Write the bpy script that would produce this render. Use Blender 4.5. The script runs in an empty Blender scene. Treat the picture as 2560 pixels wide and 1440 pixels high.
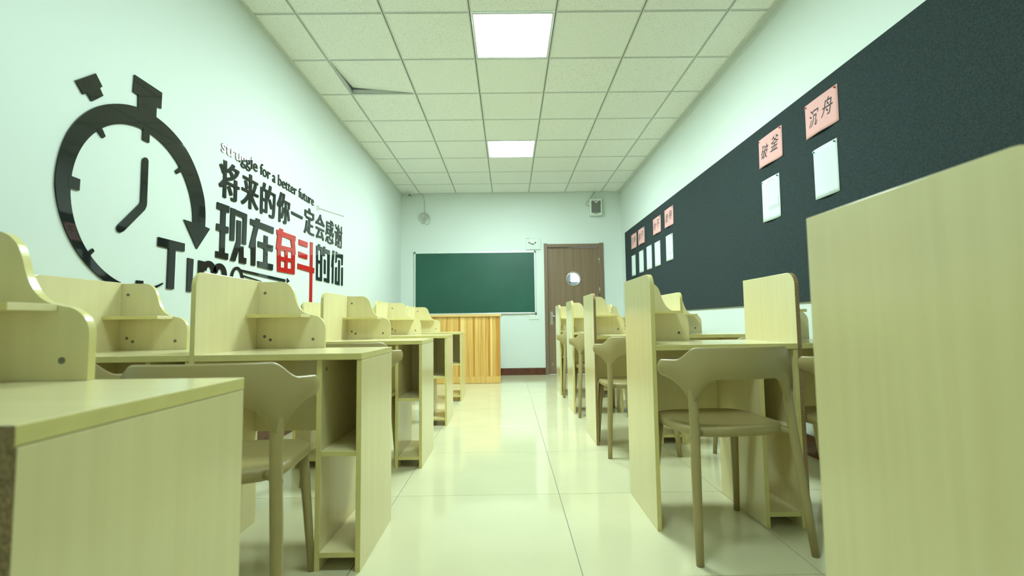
import bpy, bmesh, math, random
from mathutils import Vector, Matrix
random.seed(7)
scene = bpy.context.scene
COL = scene.collection

# ---------------------------------------------------------------- camera
CAM_H = 0.852
PITCH, YAW, ROLL = 0.07012, 0.00721, -0.01278
cd = bpy.data.cameras.new('camera')
cd.sensor_width = 36.0
cd.lens = 1221.87 * 36.0 / 2560.0
cd.clip_start = 0.02
cd.clip_end = 100
cd.dof.use_dof = True
cd.dof.focus_distance = 3.6
cd.dof.aperture_fstop = 3.2
cam = bpy.data.objects.new('camera', cd)
COL.objects.link(cam)
_f = Vector((math.sin(YAW)*math.cos(PITCH), math.cos(YAW)*math.cos(PITCH), math.sin(PITCH)))
_r = Vector((math.cos(YAW), -math.sin(YAW), 0))
_u = _r.cross(_f)
_r2 = _r*math.cos(ROLL) + _u*math.sin(ROLL)
_u2 = -_r*math.sin(ROLL) + _u*math.cos(ROLL)
cam.matrix_world = Matrix(((_r2.x, _u2.x, -_f.x, 0), (_r2.y, _u2.y, -_f.y, 0), (_r2.z, _u2.z, -_f.z, CAM_H), (0, 0, 0, 1)))
scene.camera = cam

# ---------------------------------------------------------------- world, light, exposure
world = bpy.data.worlds.new('world')
scene.world = world
world.use_nodes = True
bg = world.node_tree.nodes['Background']
bg.inputs[0].default_value = (0.80, 0.92, 1.0, 1)      # overcast daylight, seen only through the corridor window
bg.inputs[1].default_value = 3.0
PANEL_STRENGTH = 97.0
REAR_PANEL_STRENGTH = 37.0      # panel over the first desks, dimmed to stand in for lens corner darkening
PANEL_COLOR = (0.77, 1.0, 0.945)
scene.view_settings.view_transform = 'Standard'
scene.view_settings.look = 'None'
scene.view_settings.gamma = 1.0
scene.view_settings.use_curve_mapping = False
scene.view_settings.exposure = 0.0
try:
    scene.cycles.max_bounces = 14
    scene.cycles.diffuse_bounces = 9
    scene.cycles.use_denoising = True
except Exception:
    pass

# ---------------------------------------------------------------- room constants (metres)
XL, XR = -1.755, 1.875
YF, YN = 7.98, -1.3
ZC = 3.0

# ---------------------------------------------------------------- materials
def nodes_of(name):
    m = bpy.data.materials.new(name)
    m.use_nodes = True
    nt = m.node_tree
    return m, nt, nt.nodes['Principled BSDF']

def plain(name, col, rough=0.5, metal=0.0, spec=0.5, bump=0.0, bscale=200.0, var=0.0, vscale=6.0):
    m, nt, p = nodes_of(name)
    p.inputs['Base Color'].default_value = (*col, 1)
    p.inputs['Roughness'].default_value = rough
    p.inputs['Metallic'].default_value = metal
    p.inputs['Specular IOR Level'].default_value = spec
    tc = nt.nodes.new('ShaderNodeTexCoord')
    if var > 0:
        n = nt.nodes.new('ShaderNodeTexNoise'); n.inputs['Scale'].default_value = vscale; n.inputs['Detail'].default_value = 4
        nt.links.new(tc.outputs['Object'], n.inputs['Vector'])
        r = nt.nodes.new('ShaderNodeValToRGB')
        r.color_ramp.elements[0].position = 0.3; r.color_ramp.elements[1].position = 0.7
        r.color_ramp.elements[0].color = (*[c*(1-var) for c in col], 1)
        r.color_ramp.elements[1].color = (*[min(1, c*(1+var)) for c in col], 1)
        nt.links.new(n.outputs['Fac'], r.inputs['Fac']); nt.links.new(r.outputs['Color'], p.inputs['Base Color'])
    if bump > 0:
        n = nt.nodes.new('ShaderNodeTexNoise'); n.inputs['Scale'].default_value = bscale; n.inputs['Detail'].default_value = 3
        nt.links.new(tc.outputs['Object'], n.inputs['Vector'])
        b = nt.nodes.new('ShaderNodeBump'); b.inputs['Strength'].default_value = bump; b.inputs['Distance'].default_value = 0.002
        nt.links.new(n.outputs['Fac'], b.inputs['Height']); nt.links.new(b.outputs['Normal'], p.inputs['Normal'])
    return m

def wood(name, c1, c2, scale, rough=0.3, lo=0.35, hi=0.65, fine=0.0, detail=3.0, spec=0.5):
    """Grain: noise stretched by the per-axis scale, shifted by a random amount for each object."""
    m, nt, p = nodes_of(name)
    p.inputs['Roughness'].default_value = rough
    p.inputs['Specular IOR Level'].default_value = spec
    tc = nt.nodes.new('ShaderNodeTexCoord')
    oi = nt.nodes.new('ShaderNodeObjectInfo')
    mul = nt.nodes.new('ShaderNodeMath'); mul.operation = 'MULTIPLY'; mul.inputs[1].default_value = 37.0
    nt.links.new(oi.outputs['Random'], mul.inputs[0])
    add = nt.nodes.new('ShaderNodeVectorMath'); add.operation = 'ADD'
    nt.links.new(tc.outputs['Object'], add.inputs[0]); nt.links.new(mul.outputs[0], add.inputs[1])
    mp = nt.nodes.new('ShaderNodeMapping'); mp.inputs['Scale'].default_value = scale
    nt.links.new(add.outputs[0], mp.inputs['Vector'])
    n = nt.nodes.new('ShaderNodeTexNoise'); n.inputs['Scale'].default_value = 1.0; n.inputs['Detail'].default_value = detail
    nt.links.new(mp.outputs[0], n.inputs['Vector'])
    r = nt.nodes.new('ShaderNodeValToRGB')
    r.color_ramp.elements[0].position = lo; r.color_ramp.elements[0].color = (*c1, 1)
    r.color_ramp.elements[1].position = hi; r.color_ramp.elements[1].color = (*c2, 1)
    nt.links.new(n.outputs['Fac'], r.inputs['Fac'])
    nt.links.new(r.outputs['Color'], p.inputs['Base Color'])
    return m

M = {}
M['wall'] = plain('wall_paint', (0.66, 0.72, 0.695), 0.55, spec=0.3, bump=0.05, bscale=90)
M['slab'] = plain('concrete_slab', (0.35, 0.35, 0.34), 0.9, var=0.1)
M['laminate'] = wood('maple_laminate', (0.700, 0.615, 0.345), (0.730, 0.648, 0.372), (34, 34, 1.6), 0.20, spec=0.85)
M['laminate_top'] = wood('maple_laminate_top', (0.690, 0.610, 0.350), (0.720, 0.640, 0.375), (2.0, 34, 34), 0.18, spec=0.8)
M['band'] = plain('yellow_edge_band', (0.66, 0.575, 0.235), 0.28, var=0.04, vscale=20)
M['chip'] = plain('raw_particle_board', (0.30, 0.20, 0.10), 0.9, bump=0.6, bscale=350, var=0.45, vscale=220)
M['cap'] = plain('screw_cap_grey', (0.16, 0.15, 0.12), 0.5, var=0.1, vscale=200)
M['plastic'] = plain('taupe_plastic', (0.345, 0.275, 0.120), 0.36, var=0.02, vscale=9)
M['tile'] = plain('cream_polished_tile', (0.60, 0.565, 0.375), 0.08, spec=0.5, var=0.03, vscale=3.5)
M['grout'] = plain('grey_grout', (0.20, 0.20, 0.17), 0.9, var=0.1, vscale=50)
M['skirt'] = plain('dark_red_skirting_tile', (0.10, 0.030, 0.018), 0.18, var=0.25, vscale=14)
M['tee'] = plain('white_steel_tee', (0.66, 0.68, 0.66), 0.4, var=0.02)
M['slot'] = plain('black_tee_slot', (0.045, 0.06, 0.055), 0.6, var=0.1)
M['white'] = plain('white_plastic', (0.69, 0.735, 0.69), 0.4, var=0.02)
M['grey'] = plain('grey_grille', (0.16, 0.17, 0.15), 0.7, bump=0.5, bscale=700, var=0.2, vscale=300)
M['box'] = plain('pale_box_plastic', (0.60, 0.67, 0.64), 0.45, var=0.02)
M['dark'] = plain('dark_lens', (0.02, 0.022, 0.02), 0.2, var=0.1)
M['alu'] = plain('aluminium', (0.78, 0.80, 0.79), 0.35, metal=0.6, var=0.02)
M['steel'] = plain('brushed_steel', (0.55, 0.55, 0.52), 0.3, metal=0.9, var=0.05, vscale=60)
M['cable'] = plain('grey_cable', (0.52, 0.52, 0.45), 0.5, var=0.03)
M['black'] = plain('black_acrylic', (0.014, 0.016, 0.015), 0.03, var=0.15, vscale=8)
M['red'] = plain('red_acrylic', (0.50, 0.012, 0.010), 0.03, var=0.08, vscale=8)
M['felt'] = plain('charcoal_felt', (0.034, 0.047, 0.050), 0.95, spec=0.15, bump=0.7, bscale=420, var=0.32, vscale=190)
M['pink'] = plain('pink_paper', (0.74, 0.40, 0.395), 0.8, spec=0.2, var=0.02)
M['paper'] = plain('white_paper', (0.66, 0.74, 0.74), 0.8, spec=0.2, var=0.01)
M['ink'] = plain('black_ink', (0.03, 0.025, 0.03), 0.7, var=0.2, vscale=60)
M['print'] = plain('grey_print', (0.42, 0.45, 0.45), 0.8, var=0.2, vscale=80)
M['pinred'] = plain('red_pin', (0.45, 0.02, 0.03), 0.3, var=0.05)
M['pingreen'] = plain('green_pin', (0.02, 0.12, 0.08), 0.3, var=0.05)
M['board'] = plain('green_chalkboard', (0.012, 0.083, 0.057), 0.42, spec=0.45, var=0.10, vscale=2.2)
M['chalk'] = plain('chalk_smudge', (0.030, 0.105, 0.078), 0.6, var=0.1)
M['door'] = wood('brown_door_veneer', (0.185, 0.122, 0.074), (0.225, 0.150, 0.093), (36, 36, 1.0), 0.38)
M['doorframe'] = wood('brown_frame_veneer', (0.180, 0.122, 0.077), (0.215, 0.148, 0.096), (40, 40, 1.2), 0.38)
PINE = [wood('pine_strip', a, b, (70, 70, 1.6), 0.30) for a, b in (
    ((0.62, 0.36, 0.095), (0.74, 0.48, 0.16)), ((0.46, 0.19, 0.030), (0.58, 0.28, 0.06)),
    ((0.74, 0.50, 0.18), (0.84, 0.62, 0.27)), ((0.52, 0.25, 0.05), (0.72, 0.45, 0.13)))]
M['pinetop'] = wood('pine_top', (0.62, 0.38, 0.13), (0.72, 0.48, 0.19), (2, 60, 60), 0.3)
M['mural_white'] = plain('white_vinyl', (0.85, 0.87, 0.85), 0.3, var=0.01)

def ceiling_tile_material():
    m, nt, p = nodes_of('mineral_fibre_tile')
    p.inputs['Roughness'].default_value = 0.95
    p.inputs['Specular IOR Level'].default_value = 0.1
    tc = nt.nodes.new('ShaderNodeTexCoord')
    oi = nt.nodes.new('ShaderNodeObjectInfo')
    mul = nt.nodes.new('ShaderNodeMath'); mul.operation = 'MULTIPLY'; mul.inputs[1].default_value = 23.0
    nt.links.new(oi.outputs['Random'], mul.inputs[0])
    add = nt.nodes.new('ShaderNodeVectorMath'); add.operation = 'ADD'
    nt.links.new(tc.outputs['Object'], add.inputs[0]); nt.links.new(mul.outputs[0], add.inputs[1])
    n = nt.nodes.new('ShaderNodeTexNoise'); n.inputs['Scale'].default_value = 130; n.inputs['Detail'].default_value = 2
    nt.links.new(add.outputs[0], n.inputs['Vector'])
    r = nt.nodes.new('ShaderNodeValToRGB')
    e = r.color_ramp.elements
    e[0].position = 0.30; e[0].color = (0.52, 0.53, 0.50, 1)
    e[1].position = 0.40; e[1].color = (0.87, 0.88, 0.86, 1)
    nt.links.new(n.outputs['Fac'], r.inputs['Fac']); nt.links.new(r.outputs['Color'], p.inputs['Base Color'])
    return m
M['ctile'] = ceiling_tile_material()

def emissive(name, col, strength):
    m, nt, p = nodes_of(name)
    p.inputs['Base Color'].default_value = (0.9, 0.9, 0.9, 1)
    p.inputs['Emission Color'].default_value = (*col, 1)
    p.inputs['Emission Strength'].default_value = strength
    return m
M['panel'] = emissive('lit_diffuser', PANEL_COLOR, PANEL_STRENGTH)
M['panel_rear'] = emissive('lit_diffuser_dimmed', PANEL_COLOR, REAR_PANEL_STRENGTH)

def glass():
    m, nt, p = nodes_of('clear_glass')
    p.inputs['Base Color'].default_value = (0.95, 0.98, 1, 1)
    p.inputs['Roughness'].default_value = 0.02
    p.inputs['Transmission Weight'].default_value = 1.0
    return m
M['glass'] = glass()

# ---------------------------------------------------------------- mesh helpers
class MB:
    """Collects shapes with material slots; build() links them as one mesh object."""
    def __init__(self):
        self.v = []; self.f = []; self.mi = []; self.sm = []
    def face(self, idx, mi=0, smooth=False):
        self.f.append(idx); self.mi.append(mi); self.sm.append(smooth)
    def box(self, x0, x1, y0, y1, z0, z1, mi=0, front=None, top=None):
        b = len(self.v)
        self.v += [(x0,y0,z0),(x1,y0,z0),(x1,y1,z0),(x0,y1,z0),(x0,y0,z1),(x1,y0,z1),(x1,y1,z1),(x0,y1,z1)]
        for q, m in (((0,3,2,1), mi), ((4,5,6,7), top if top is not None else mi), ((0,1,5,4), front if front is not None else mi),
                     ((1,2,6,5), mi), ((2,3,7,6), mi), ((3,0,4,7), mi)):
            self.face([b+i for i in q], m)
        return self
    def prism(self, poly, fn, t0, t1, mi=0, side=None, smooth_side=False):
        """poly: 2-D outline, fn(a, b, t) -> xyz."""
        b = len(self.v); n = len(poly)
        self.v += [fn(a, c, t0) for a, c in poly] + [fn(a, c, t1) for a, c in poly]
        self.face(list(range(b, b+n))[::-1], mi); self.face(list(range(b+n, b+2*n)), mi)
        for i in range(n):
            j = (i+1) % n
            s = side(i) if callable(side) else (mi if side is None else side)
            self.face([b+i, b+j, b+n+j, b+n+i], s, smooth_side)
        return self
    def loops(self, loops, cap=True, mi=0, closed=False, smooth=True):
        b = len(self.v); n = len(loops[0])
        for l in loops: self.v += [tuple(p) for p in l]
        m = len(loops)
        for k in range(m if closed else m-1):
            k2 = (k+1) % m
            for i in range(n):
                j = (i+1) % n
                self.face([b+k*n+i, b+k*n+j, b+k2*n+j, b+k2*n+i], mi, smooth)
        if cap and not closed:
            self.face([b+i for i in range(n)][::-1], mi); self.face([b+(m-1)*n+i for i in range(n)], mi)
        return self
    def tube(self, pts, rad, seg=10, mi=0, cap=True, closed=False):
        pts = [Vector(p) for p in pts]; n = len(pts)
        if not isinstance(rad, (list, tuple)): rad = [rad]*n
        loops = []
        up = Vector((0.0, 0.0, 1.0)); prev = None
        for i, p in enumerate(pts):
            if closed: t = pts[(i+1) % n] - pts[i-1]
            else: t = pts[min(i+1, n-1)] - pts[max(i-1, 0)]
            t.normalize()
            if prev is None:
                a = t.cross(up) if abs(t.z) < 0.95 else t.cross(Vector((0, 1, 0)))
            else:
                a = prev - t*prev.dot(t)
            a.normalize(); prev = a; c = t.cross(a)
            r = rad[i]; ra, rb = r if isinstance(r, (tuple, list)) else (r, r)
            loops.append([p + a*(ra*math.cos(2*math.pi*k/seg)) + c*(rb*math.sin(2*math.pi*k/seg)) for k in range(seg)])
        return self.loops(loops, cap, mi, closed)
    def disc(self, c, axis, r, h, seg=20, mi=0, r2=None):
        c = Vector(c); ax = Vector(axis).normalized()
        a = ax.orthogonal().normalized(); b = ax.cross(a)
        r2 = r if r2 is None else r2
        l0 = [c + a*r*math.cos(2*math.pi*k/seg) + b*r*math.sin(2*math.pi*k/seg) for k in range(seg)]
        l1 = [c + ax*h + a*r2*math.cos(2*math.pi*k/seg) + b*r2*math.sin(2*math.pi*k/seg) for k in range(seg)]
        return self.loops([l0, l1], True, mi, smooth=False)
    def sphere(self, c, r, seg=16, rings=10, mi=0, sc=(1,1,1)):
        c = Vector(c); loops = []
        for k in range(1, rings):
            th = math.pi*k/rings
            loops.append([c + Vector((r*math.sin(th)*math.cos(2*math.pi*i/seg)*sc[0], r*math.sin(th)*math.sin(2*math.pi*i/seg)*sc[1], -r*math.cos(th)*sc[2])) for i in range(seg)])
        return self.loops(loops, True, mi)
    def mesh(self, name, mats, bevel=0.0):
        me = bpy.data.meshes.new(name)
        me.from_pydata([tuple(p) for p in self.v], [], self.f)
        for m in mats: me.materials.append(m)
        me.polygons.foreach_set('material_index', self.mi)
        me.polygons.foreach_set('use_smooth', self.sm)
        bm = bmesh.new(); bm.from_mesh(me)
        bmesh.ops.recalc_face_normals(bm, faces=bm.faces)
        if bevel > 0:
            ed = [e for e in bm.edges if len(e.link_faces) == 2 and e.calc_face_angle(0) > 0.6]
            bmesh.ops.bevel(bm, geom=ed, offset=bevel, segments=2, affect='EDGES', profile=0.5, material=-1)
        bm.to_mesh(me); bm.free()
        me.update()
        return me
    def build(self, name, mats, parent=None, bevel=0.0, loc=None):
        if not isinstance(mats, (list, tuple)): mats = [mats]
        return link(name, self.mesh(name, mats, bevel), parent, loc)

def link(name, data, parent=None, loc=None):
    o = bpy.data.objects.new(name, data)
    COL.objects.link(o)
    if parent is not None: o.parent = parent
    if loc is not None: o.location = loc
    return o

def tag(o, label=None, cat=None, group=None, kind=None):
    if label: o['label'] = label
    if cat: o['category'] = cat
    if group: o['group'] = group
    if kind: o['kind'] = kind
    return o

def struct(o, label=None):
    o['kind'] = 'structure'
    if label: o['label'] = label
    return o

def thing(name, loc, label, cat, group=None, rz=0.0):
    o = link(name, None, None, loc)
    o.rotation_euler = (0, 0, rz)
    o.empty_display_size = 0.1
    return tag(o, label, cat, group)

def copy_tree(o, parent=None):
    c = o.copy(); COL.objects.link(c)
    if parent is not None: c.parent = parent
    for ch in list(o.children): copy_tree(ch, c)
    return c

def text_mesh(s, fn, box=None, size=1.0, origin=(0, 0), extrude=0.003, shear=0.0, bold=((0.0, 0.0),), name='text', mats=None, res=4):
    """Lettering from the built-in font, extruded. box=(a0,a1,b0,b1) fits it (b0 None: baseline + size).
    bold lists in-plane shifts whose union thickens the strokes. fn(a,b,t) -> xyz."""
    c = bpy.data.curves.new(name, 'FONT'); c.body = s; c.shear = shear; c.resolution_u = res
    c.extrude = 0.5; c.fill_mode = 'BOTH'
    o = bpy.data.objects.new(name, c); COL.objects.link(o)
    bpy.context.view_layer.update()
    src = bpy.data.meshes.new_from_object(o.evaluated_get(bpy.context.evaluated_depsgraph_get()))
    bpy.data.objects.remove(o); bpy.data.curves.remove(c)
    vs = [v.co.copy() for v in src.vertices]; fs = [list(p.vertices) for p in src.polygons]
    bpy.data.meshes.remove(src)
    x0, x1 = min(v.x for v in vs), max(v.x for v in vs); y0, y1 = min(v.y for v in vs), max(v.y for v in vs)
    V, F = [], []
    mx = max(abs(d[0]) for d in bold); my = max(abs(d[1]) for d in bold)
    for k, (dx, dy) in enumerate(bold):
        b = len(V)
        for v in vs:
            a = box[0] + mx + (v.x-x0)/max(x1-x0, 1e-6)*(box[1]-box[0]-2*mx) + dx
            if box[2] is None: q = origin[1] + v.y*size + dy
            else: q = box[2] + my + (v.y-y0)/max(y1-y0, 1e-6)*(box[3]-box[2]-2*my) + dy
            V.append(tuple(fn(a, q, (v.z+0.5)*(extrude + 0.00006*k))))
        F += [[b+i for i in f] for f in fs]
    me = bpy.data.meshes.new(name)
    me.from_pydata(V, [], F)
    for m in mats: me.materials.append(m)
    me.update()
    return me

# ================================================================ THE SETTING
# ---- floor: grout bed with 0.8 m polished tiles
floor = struct(MB().box(XL, XR, YN, YF, -0.06, -0.0025).build('floor', M['grout']), 'polished cream tile floor with thin grey joints')
GX, GY, TS, GAP = 0.2385, 1.690, 0.80, 0.0028
tile_cache = {}
def floor_tile(x0, x1, y0, y1):
    w, d = round(x1-x0, 4), round(y1-y0, 4)
    if (w, d) not in tile_cache:
        tile_cache[(w, d)] = MB().box(-w/2, w/2, -d/2, d/2, -0.012, 0).mesh('tile', [M['tile']], bevel=0.0006)
    link('tile', tile_cache[(w, d)], floor, ((x0+x1)/2, (y0+y1)/2, 0))
i0 = math.floor((XL-GX)/TS); i1 = math.ceil((XR-GX)/TS)
j0 = math.floor((YN-GY)/TS); j1 = math.ceil((YF-GY)/TS)
for i in range(i0, i1):
    for j in range(j0, j1):
        a0, a1 = max(GX+i*TS+GAP/2, XL), min(GX+(i+1)*TS-GAP/2, XR)
        b0, b1 = max(GY+j*TS+GAP/2, YN), min(GY+(j+1)*TS-GAP/2, YF)
        if a1-a0 > 0.02 and b1-b0 > 0.02: floor_tile(a0, a1, b0, b1)

# ---- walls
struct(MB().box(XL-0.15, XL, YN-0.15, YF+0.15, -0.06, 3.4).build('wall_left', M['wall']), 'white wall on the left')
struct(MB().box(XR, XR+0.15, YN-0.15, YF+0.15, -0.06, 3.4).build('wall_right', M['wall']), 'white wall on the right')
struct(MB().box(XL, XR, YN-0.15, YN, -0.06, 3.4).build('wall_rear', M['wall']), 'white wall behind the camera')
DX0, DX1, DZ = 0.640, 1.505, 2.085          # clear opening of the door
wf = MB()
wf.box(XL, DX0, YF, YF+0.15, -0.06, 3.4).box(DX1, XR, YF, YF+0.15, -0.06, 3.4).box(DX0, DX1, YF, YF+0.15, DZ, 3.4)
struct(wf.build('wall_front', M['wall']), 'white wall behind the chalkboard')

# ---- corridor beyond the door, daylight from its window
cw = MB()
cw.box(-0.6, 3.2, YF+0.15, 9.6, -0.06, -0.001).box(-0.6, 3.2, YF+0.15, 9.6, 2.8, 2.9).box(-0.7, -0.6, YF+0.15, 9.6, 0, 2.8).box(3.2, 3.3, YF+0.15, 9.6, 0, 2.8)
WX0, WX1, WZ0, WZ1 = 1.190, 2.7, 1.60, 2.45
cw.box(-0.6, WX0, 9.5, 9.65, 0, 2.8).box(WX1, 3.2, 9.5, 9.65, 0, 2.8).box(WX0, WX1, 9.5, 9.65, 0, WZ0).box(WX0, WX1, 9.5, 9.65, WZ1, 2.8)
struct(cw.build('wall_corridor', M['wall']), 'pale corridor walls outside the door')
wn = MB()
wn.box(WX0, WX0+0.03, 9.55, 9.60, WZ0, WZ1).box(WX1-0.05, WX1, 9.55, 9.60, WZ0, WZ1).box(WX0, WX1, 9.55, 9.60, WZ0, WZ0+0.03).box(WX0, WX1, 9.55, 9.60, WZ1-0.05, WZ1).box(1.95, 1.99, 9.55, 9.60, WZ0, WZ1)
struct(wn.build('window_1', M['alu']), 'corridor window seen through the round door pane')

# ---- skirting
bb = struct(MB().box(XL, DX0-0.055, YF-0.014, YF, 0, 0.113).build('baseboard_front', M['skirt'], bevel=0.002), 'dark red tile skirting below the chalkboard')
struct(MB().box(1.568, XR, YF-0.014, YF, 0, 0.113).build('baseboard_front', M['skirt'], bevel=0.002), 'dark red tile skirting right of the door')
struct(MB().box(XL, XL+0.009, YN, YF-0.014, 0, 0.12).build('baseboard_left', M['skirt'], bevel=0.002), 'dark red tile skirting of the left wall')
struct(MB().box(XR-0.014, XR, YN, YF-0.014, 0, 0.128).build('baseboard_right', M['skirt'], bevel=0.002), 'dark red tile skirting of the right wall')

# ---- suspended ceiling: slab above, tees and mineral tiles below
ceil = struct(MB().box(XL, XR, YN, YF, 3.28, 3.40).build('ceiling', M['slab']), 'suspended ceiling of white tiles in a slotted grid')
CXS = [-1.4466 + 0.6*i for i in range(6)]
CYS = [3.248 + 0.6*j for j in range(-7, 8)]
XB = [XL] + CXS + [XR]
YB = [YN] + CYS + [YF]
ct_cache = {}
lights = []
for ci in range(len(XB)-1):
    for cj in range(len(YB)-1):
        x0, x1, y0, y1 = XB[ci], XB[ci+1], YB[cj], YB[cj+1]
        if ci == 3 and min(abs(y0-0.848), abs(y0-3.248), abs(y0-5.648)) < 1e-6:
            lights.append((x0, x1, y0, y1)); continue
        w, d = round(x1-x0-0.006, 4), round(y1-y0-0.006, 4)
        if ci == 1 and abs(y0-3.848) < 1e-6:
            mb = MB()      # one tile has slipped: its far left corner is pushed up
            q = [(-w/2, -d/2, 0.004), (w/2, -d/2, 0.0), (w/2, d/2, 0.002), (-w/2+0.012, d/2-0.010, 0.060)]
            mb.v = q + [(a, b, c+0.014) for a, b, c in q]
            for f in ((0,3,2), (0,2,1), (4,5,6), (4,6,7), (0,1,5,4), (1,2,6,5), (2,3,7,6), (3,0,4,7)): mb.face(list(f))
            o = mb.build('tile', M['ctile'], ceil, loc=((x0+x1)/2, (y0+y1)/2, ZC))
            o['label'] = 'ceiling tile pushed up at one corner'
            continue
        if (w, d) not in ct_cache:
            ct_cache[(w, d)] = MB().box(-w/2, w/2, -d/2, d/2, 0, 0.014).mesh('tile', [M['ctile']])
        link('tile', ct_cache[(w, d)], ceil, ((x0+x1)/2, (y0+y1)/2, ZC))
def tee_mesh(length, name, dz=0.0):
    f, s = 0.0115, 0.0042      # half flange, half slot
    mb = MB()
    for sx in (-1, 1):
        a, b = sorted((sx*s, sx*f))
        mb.box(a, b, -length/2, length/2, -0.003+dz, 0.0)
    mb.box(-s, s, -length/2, length/2, 0.004, 0.006, 1)
    mb.box(-0.001, 0.001, -length/2, length/2, 0.006, 0.045)
    return mb.mesh(name, [M['tee'], M['slot']])
tm = tee_mesh(YF-YN, 'main_tee', -0.0004)
for x in CXS: link('main_tee', tm, ceil, (x, (YF+YN)/2, ZC))
ctm = {}
for y in CYS:
    for ci in range(len(XB)-1):
        x0, x1 = XB[ci]+0.0118, XB[ci+1]-0.0118
        L = round(x1-x0, 4)
        if L not in ctm: ctm[L] = tee_mesh(L, 'cross_tee')
        o = link('cross_tee', ctm[L], ceil, ((x0+x1)/2, y, ZC)); o.rotation_euler = (0, 0, math.pi/2)
# wall angles
struct(MB().box(XL, XL+0.022, YN, YF, ZC-0.004, ZC-0.0012).build('trim_1', M['tee']), 'steel wall angle along the left ceiling edge')
struct(MB().box(XR-0.030, XR, YN, YF, ZC-0.004, ZC-0.0012).box(XR-0.050, XR-0.044, YN, YF, ZC-0.012, ZC-0.0012).build('trim_2', M['tee']), 'steel wall angle along the right ceiling edge')
struct(MB().box(XL+0.022, XR-0.050, YF-0.022, YF, ZC-0.004, ZC-0.0012).build('trim_3', M['tee']), 'steel wall angle above the chalkboard wall')
struct(MB().box(XR-0.006, XR, YN, YF, ZC-0.052, ZC-0.044).build('trim_4', M['wall']), 'thin white bead below the right ceiling edge')

# ---- ceiling lights
for k, (x0, x1, y0, y1) in enumerate(lights):
    t = thing('ceiling_light', ((x0+x1)/2, (y0+y1)/2, ZC), 
              ('square lit ceiling panel over the first row of carrels, dimmed below the others', 'larger looking square lit ceiling panel at the top of the view', 'smaller looking square lit ceiling panel farther off towards the chalkboard')[k], 'ceiling light', 'lit square ceiling panels')
    h = 0.288
    fr = MB()
    fr.box(-h, h, -h, -h+0.012, -0.002, 0.02).box(-h, h, h-0.012, h, -0.002, 0.02).box(-h, -h+0.012, -h+0.012, h-0.012, -0.002, 0.02).box(h-0.012, h, -h+0.012, h-0.012, -0.002, 0.02)
    fr.build('frame', M['tee'], t)
    MB().box(-h+0.012, h-0.012, -h+0.012, h-0.012, 0.001, 0.008).build('diffuser', M['panel_rear'] if k == 0 else M['panel'], t)

# ---- door
door = struct(link('door_1', None, None, (0, 0, 0)), 'brown veneer door with a round glass pane')
fm = MB()
fm.box(0.588, 0.646, YF-0.022, YF+0.10, 0, 2.140).box(1.497, 1.566, YF-0.022, YF+0.10, 0, 2.140).box(0.646, 1.497, YF-0.022, YF+0.10, 2.072, 2.128)
fm.build('door_frame', M['doorframe'], door, bevel=0.004)
PC, PRad = (1.072, 1.553), 0.104
sl = MB()
X0, X1, Z0, Z1 = 0.652, 1.492, 0.006, 2.066
def slab_face(y):
    """Slab face with a round hole: ring of quads from hole to border."""
    n = 48; b = len(sl.v)
    for k in range(n):
        a = 2*math.pi*k/n
        dx, dz = math.cos(a), math.sin(a)
        sl.v.append((PC[0]+PRad*dx, y, PC[1]+PRad*dz))
    for k in range(n):
        a = 2*math.pi*(k)/n
        dx, dz = math.cos(a), math.sin(a)
        t = min(((X1-PC[0])/dx if dx > 1e-9 else 1e9), ((X0-PC[0])/dx if dx < -1e-9 else 1e9), ((Z1-PC[1])/dz if dz > 1e-9 else 1e9), ((Z0-PC[1])/dz if dz < -1e-9 else 1e9))
        sl.v.append((PC[0]+t*dx, y, PC[1]+t*dz))
    cb = len(sl.v)
    cor = [(X1, Z1), (X0, Z1), (X0, Z0), (X1, Z0)]
    for c in cor: sl.v.append((c[0], y, c[1]))
    cang = [math.atan2(c[1]-PC[1], c[0]-PC[0]) % (2*math.pi) for c in cor]
    for k in range(n):
        k2 = (k+1) % n
        a0, a1 = 2*math.pi*k/n, 2*math.pi*(k+1)/n
        ins = [cb+q for q in range(4) if a0 < cang[q] < a1]
        sl.face([b+k, b+n+k] + ins + [b+n+k2, b+k2])
    return b
b1 = slab_face(YF+0.012); b2 = slab_face(YF+0.052)
for k in range(48):
    k2 = (k+1) % 48
    sl.face([b1+k, b1+k2, b2+k2, b2+k])
so = sl.build('door_leaf', M['door'], door)
MB().box(X0, X0+0.001, YF+0.0125, YF+0.0515, Z0, Z1).box(X1-0.001, X1, YF+0.0125, YF+0.0515, Z0, Z1).box(X0, X1, YF+0.0125, YF+0.0515, Z1-0.001, Z1).build('edge', M['doorframe'], so)
rg = MB()
rl = []
for r, y in ((0.100, YF+0.055), (0.100, YF+0.006), (0.117, YF+0.006), (0.120, YF+0.012)):
    rl.append([(PC[0]+r*math.cos(2*math.pi*k/40), y, PC[1]+r*math.sin(2*math.pi*k/40)) for k in range(40)])
rg.loops(rl, cap=False).build('porthole_ring', M['steel'], door)
MB().disc((PC[0], YF+0.028, PC[1]), (0, 1, 0), 0.103, 0.005, 40).build('porthole_glass', M['glass'], door)
hp = MB().box(0.680, 0.722, YF+0.002, YF+0.012, 0.800, 1.015).build('handle_plate', M['steel'], door, bevel=0.002)
MB().tube([(0.700, YF+0.004, 0.945), (0.700, YF-0.040, 0.945), (0.715, YF-0.050, 0.945), (0.80, YF-0.050, 0.943)], 0.009, 10).build('lever', M['steel'], hp)
MB().disc((0.700, YF+0.004, 0.845), (0, -1, 0), 0.012, 0.006, 16).build('keyhole', M['steel'], hp)
MB().disc((0.706, YF+0.012, 0.165), (0, -1, 0), 0.010, 0.006, 14).build('screw_cap', M['steel'], door)
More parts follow.
